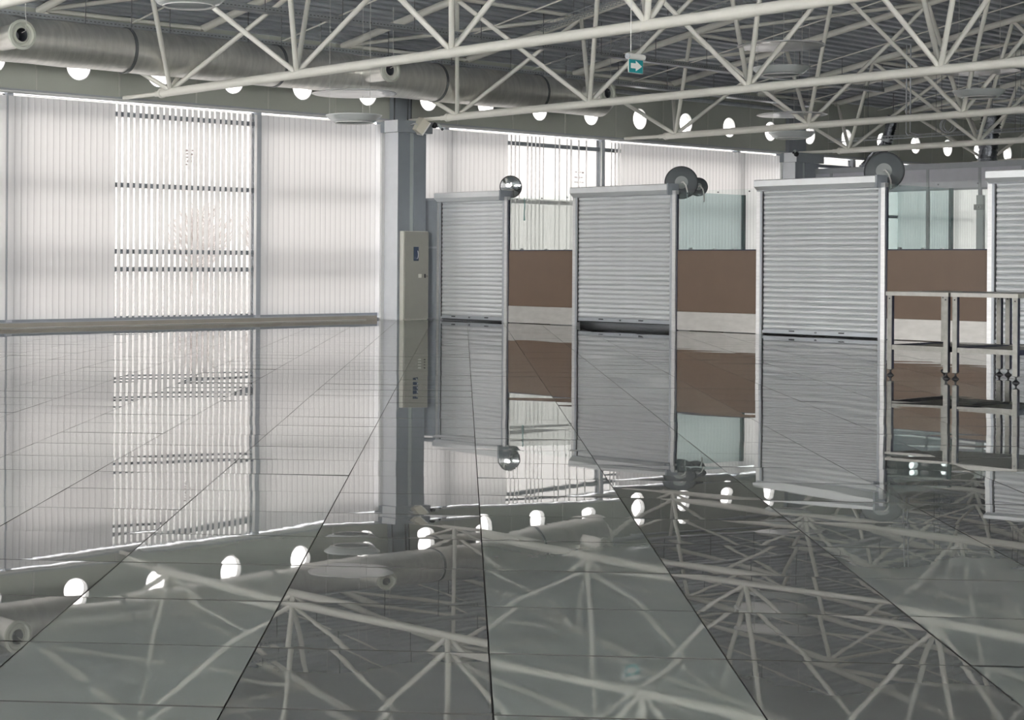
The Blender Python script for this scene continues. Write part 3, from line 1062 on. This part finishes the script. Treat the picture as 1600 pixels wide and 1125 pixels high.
part(d_, 'keyhole', MB().lathe([(.010, -.006), (.010, 0)], (19.905, 21.05, .765), (0, 1, 0), 12), 'black')

# floodlight and security cameras on the column caps
t = thing('floodlight', 'tilted beige floodlight box on the column cap', 'floodlight', (19.66, 20.98, 3.38))
c = Vector((19.66, 20.98, 3.385))
ax = Vector((.80, -.15, -.52)).normalized()
az = Vector((.45, -.25, .75)).normalized()
az = (az - ax * az.dot(ax)).normalized()
ay = az.cross(ax)
part(t, 'lamp_case', MB().obox(c, ax * .075, ay * .10, az * .125), 'beige')
part(t, 'front_bezel', MB().obox(c + ax * .083, ax * .012, ay * .106, az * .132), 'white')
part(t, 'bracket', MB().path([(19.52, 21.07, 3.40), (19.52, 20.98, 3.42), (19.57, 20.97, 3.40)], .012, 8), 'alu')


def sec_cam(label, base, tip):
    b, q = Vector(base), Vector(tip)
    t = thing('security_camera', label, 'camera', tuple(b))
    part(t, 'dome', MB().lathe([(.0005, .055), (.035, .045), (.052, .018), (.055, -.01), (.045, -.03), (.0005, -.04)], b, (q - b), 20), 'black')
    part(t, 'arm', MB().tube(b, b + (q - b) * .55, .014, 8), 'black')
    part(t, 'camera_body', MB().path([b + (q - b) * .5 + Vector((0, 0, .05)), q], [.03, .024], 12), 'column_strip')
    part(t, 'lens', MB().path([q, q + (q - b).normalized() * .03 + Vector((0, 0, -.02))], .022, 12), 'black')


sec_cam('small black security camera on the cap of the near column', (20.045, 21.03, 3.42), (20.15, 20.96, 3.37))
sec_cam('small black security camera on the cap of the column behind the booths', (31.00, 21.05, 3.43), (30.86, 21.02, 3.46))

# ------------------------------------------------------------------ steel work benches


def bench(label, xf, xb, y_left, y_right):
    """y_left is the far end along the booth row; xf the side towards the camera"""
    t = thing('work_bench', label, 'bench', ((xf + xb) / 2, (y_left + y_right) / 2, 0), 'steel work benches at the right')
    lw = .042
    part(t, 'bench_top', MB().box(xf - .03, xb + .03, y_right - .03, y_left + .035, .728, .764), 'bench_top')
    for x in (xf, xb):
        for y in (y_left, y_right):
            lg = part(t, 'leg', MB().box(x - lw / 2, x + lw / 2, y - lw / 2, y + lw / 2, .055, .728), 'bench')
            part(lg, 'leg_trim', MB().box(x - lw / 2 + .003, x + lw / 2 - .003, y - lw / 2 - .003, y - lw / 2, .06, .725), 'navy')  # dark sheet painting in the leg's shaded face
            part(lg, 'foot', MB().lathe([(.030, 0), (.030, .006), (.012, .022), (.008, .03), (.008, .048), (.020, .05), (.020, .056)], (x, y, 0), (0, 0, 1), 16), 'black')
            part(lg, 'bolt', MB().lathe([(.006, 0), (.006, -.005), (.0005, -.006)], (x - lw / 2, y, .70), (1, 0, 0), 10), 'black')
    for x in (xf, xb):
        part(t, 'shelf_rail', MB().box(x - lw / 2 + .004, x + lw / 2 - .004, y_right + lw / 2, y_left - lw / 2, .235, .28), 'bench')
    for y in (y_left, y_right):
        part(t, 'shelf_rail', MB().box(xf + lw / 2, xb - lw / 2, y - .018, y + .018, .235, .28), 'navy')  # end rails coloured dark to stand in for shade on that side
    part(t, 'shelf', MB().box(xf + .02, xb - .02, y_right + .02, y_left - .02, .262, .27), 'bench')
    return t


bench('left hand steel bench standing before the teal glass panel', 13.59, 14.52, 8.215, 7.665)
bench('right hand steel bench cut off by the photo edge', 13.60, 14.53, 7.585, 7.03)

# ------------------------------------------------------------------ tall grey partition far behind the booths
GX = 31.95
t = thing('far_partition', 'tall grey panelled partition far behind the booths', 'partition', (GX, 16, 0))
part(t, 'top_band', MB().box(GX - .03, GX + .05, 8.0, 21.45, 3.03, 3.15), 'far_frame')
part(t, 'middle_rail', MB().box(GX - .01, GX + .04, 8.0, 21.45, 2.58, 2.62), 'far_frame')
js = [21.45, 20.79, 18.47, 17.31, 16.39, 14.1, 11.8, 9.5, 8.0]
for a, b in zip(js[:-1], js[1:]):
    part(t, 'panel', MB().box(GX, GX + .03, b + .03, a - .03, 2.62, 3.03), 'far_panel')
    part(t, 'glass_pane', MB().box(GX + .01, GX + .018, b + .03, a - .03, .30, 2.58), 'glass_clear')
    part(t, 'kick_board', MB().box(GX, GX + .03, b + .03, a - .03, 0, .30), 'far_panel')
    part(t, 'post', MB().box(GX - .015, GX + .04, b - .03, b + .03, 0, 3.05), 'far_frame')

# ------------------------------------------------------------------ loose services in the dim bay


def flex(label, pts, r):
    t = thing('flexible_duct', label, 'duct', tuple(pts[0]), 'crinkled flexible ducts in the dim bay')
    P = [Vector(p) for p in pts]
    fine = []
    for a, b in zip(P[:-1], P[1:]):
        for k in range(14):
            fine.append(a.lerp(b, k / 14))
    # smooth the corners
    for _ in range(6):
        fine = [fine[0]] + [(fine[i - 1] + fine[i] * 2 + fine[i + 1]) / 4 for i in range(1, len(fine) - 1)] + [fine[-1]]
    part(t, 'hose', MB().path(fine, [r * (1 + .07 * (-1) ** k + random.uniform(-.06, .06)) for k in range(len(fine))], 18), 'foil_flex')
    part(t, 'hanger_wire', MB().tube(fine[0], (fine[0].x, fine[0].y, roof_z(fine[0].y, .07)), .01, 6), 'clamp')
    part(t, 'collar', MB().lathe([(r * 1.1, -.03), (r * 1.12, -.03), (r * 1.12, .03), (r * 1.1, .03)], fine[len(fine) // 3], (fine[len(fine) // 3 + 1] - fine[len(fine) // 3]), 18), 'galv')


flex('curved crinkled silver flexible duct behind the dark mirror back', [(34, 20.52, 4.42), (34, 20.6, 4.10), (34, 20.72, 3.74), (34, 21.0, 3.50), (34, 21.3, 3.2), (34, 21.4, 2.9)], .125)
flex('thick crinkled silver flexible duct hanging above the last shutter', [(34, 18.15, 4.40), (34, 18.2, 3.95), (34, 18.25, 3.3), (34, 18.25, 2.9)], .20)
mb = MB()
for q, rr_ in ((0, .15), (.05, .16), (.10, .14)):
    mb.path([(32.6, 18.33 + q + rr_ * math.cos(2 * math.pi * k / 24), 4.0 + rr_ * math.sin(2 * math.pi * k / 24)) for k in range(24)], .009, 6, closed=True)
solo('cable_coil', 'coil of grey cable hung in the dim bay above the far partition', 'cable', mb, 'galv', (32.6, 18.33, 3.85))
for k, (y, lab) in enumerate(((17.82, 'left one of two thin conduits dropping in front of the far partition'), (17.73, 'right one of two thin conduits dropping in front of the far partition'))):
    solo('conduit', lab, 'conduit', MB().path([(30, y, roof_z(y, .08)), (30, y, 3.66), (30, y - .05 - .15 * k, 3.60)], .014, 8), 'galv', (30, y, 3.6))
# round pipe along the wall beyond the duct
solo('sprinkler_pipe', 'grey pipe along the wall above the portholes', 'pipe', MB().tube((23.9, 21.2, 4.40), (31.0, 21.2, 4.40), .045, 12), 'galv', (24, 21.2, 4.4))
# cables dropping from the duct to the near column
for k, (x, lab) in enumerate(((19.40, 'left cable dropping to the near column cap'), (19.72, 'middle cable dropping to the near column cap'), (19.80, 'right cable dropping to the near column cap'))):
    solo('dropped_cable', lab, 'cable', MB().path([(x, 21.36, 4.5), (x + .01, 21.37, 4.1), (x - .01, 21.36, 3.475)], .011, 6), 'cable_dark', (x, 21.36, 3.475))
solo('floor_cable', 'thin white cable lying along the baseboard at the left', 'cable', MB().path([(11.0 + .6 * k, YW - .13 - .01 * math.sin(k * 1.7), .008) for k in range(14)], .007, 6), 'cable', (11, YW - .13, 0))
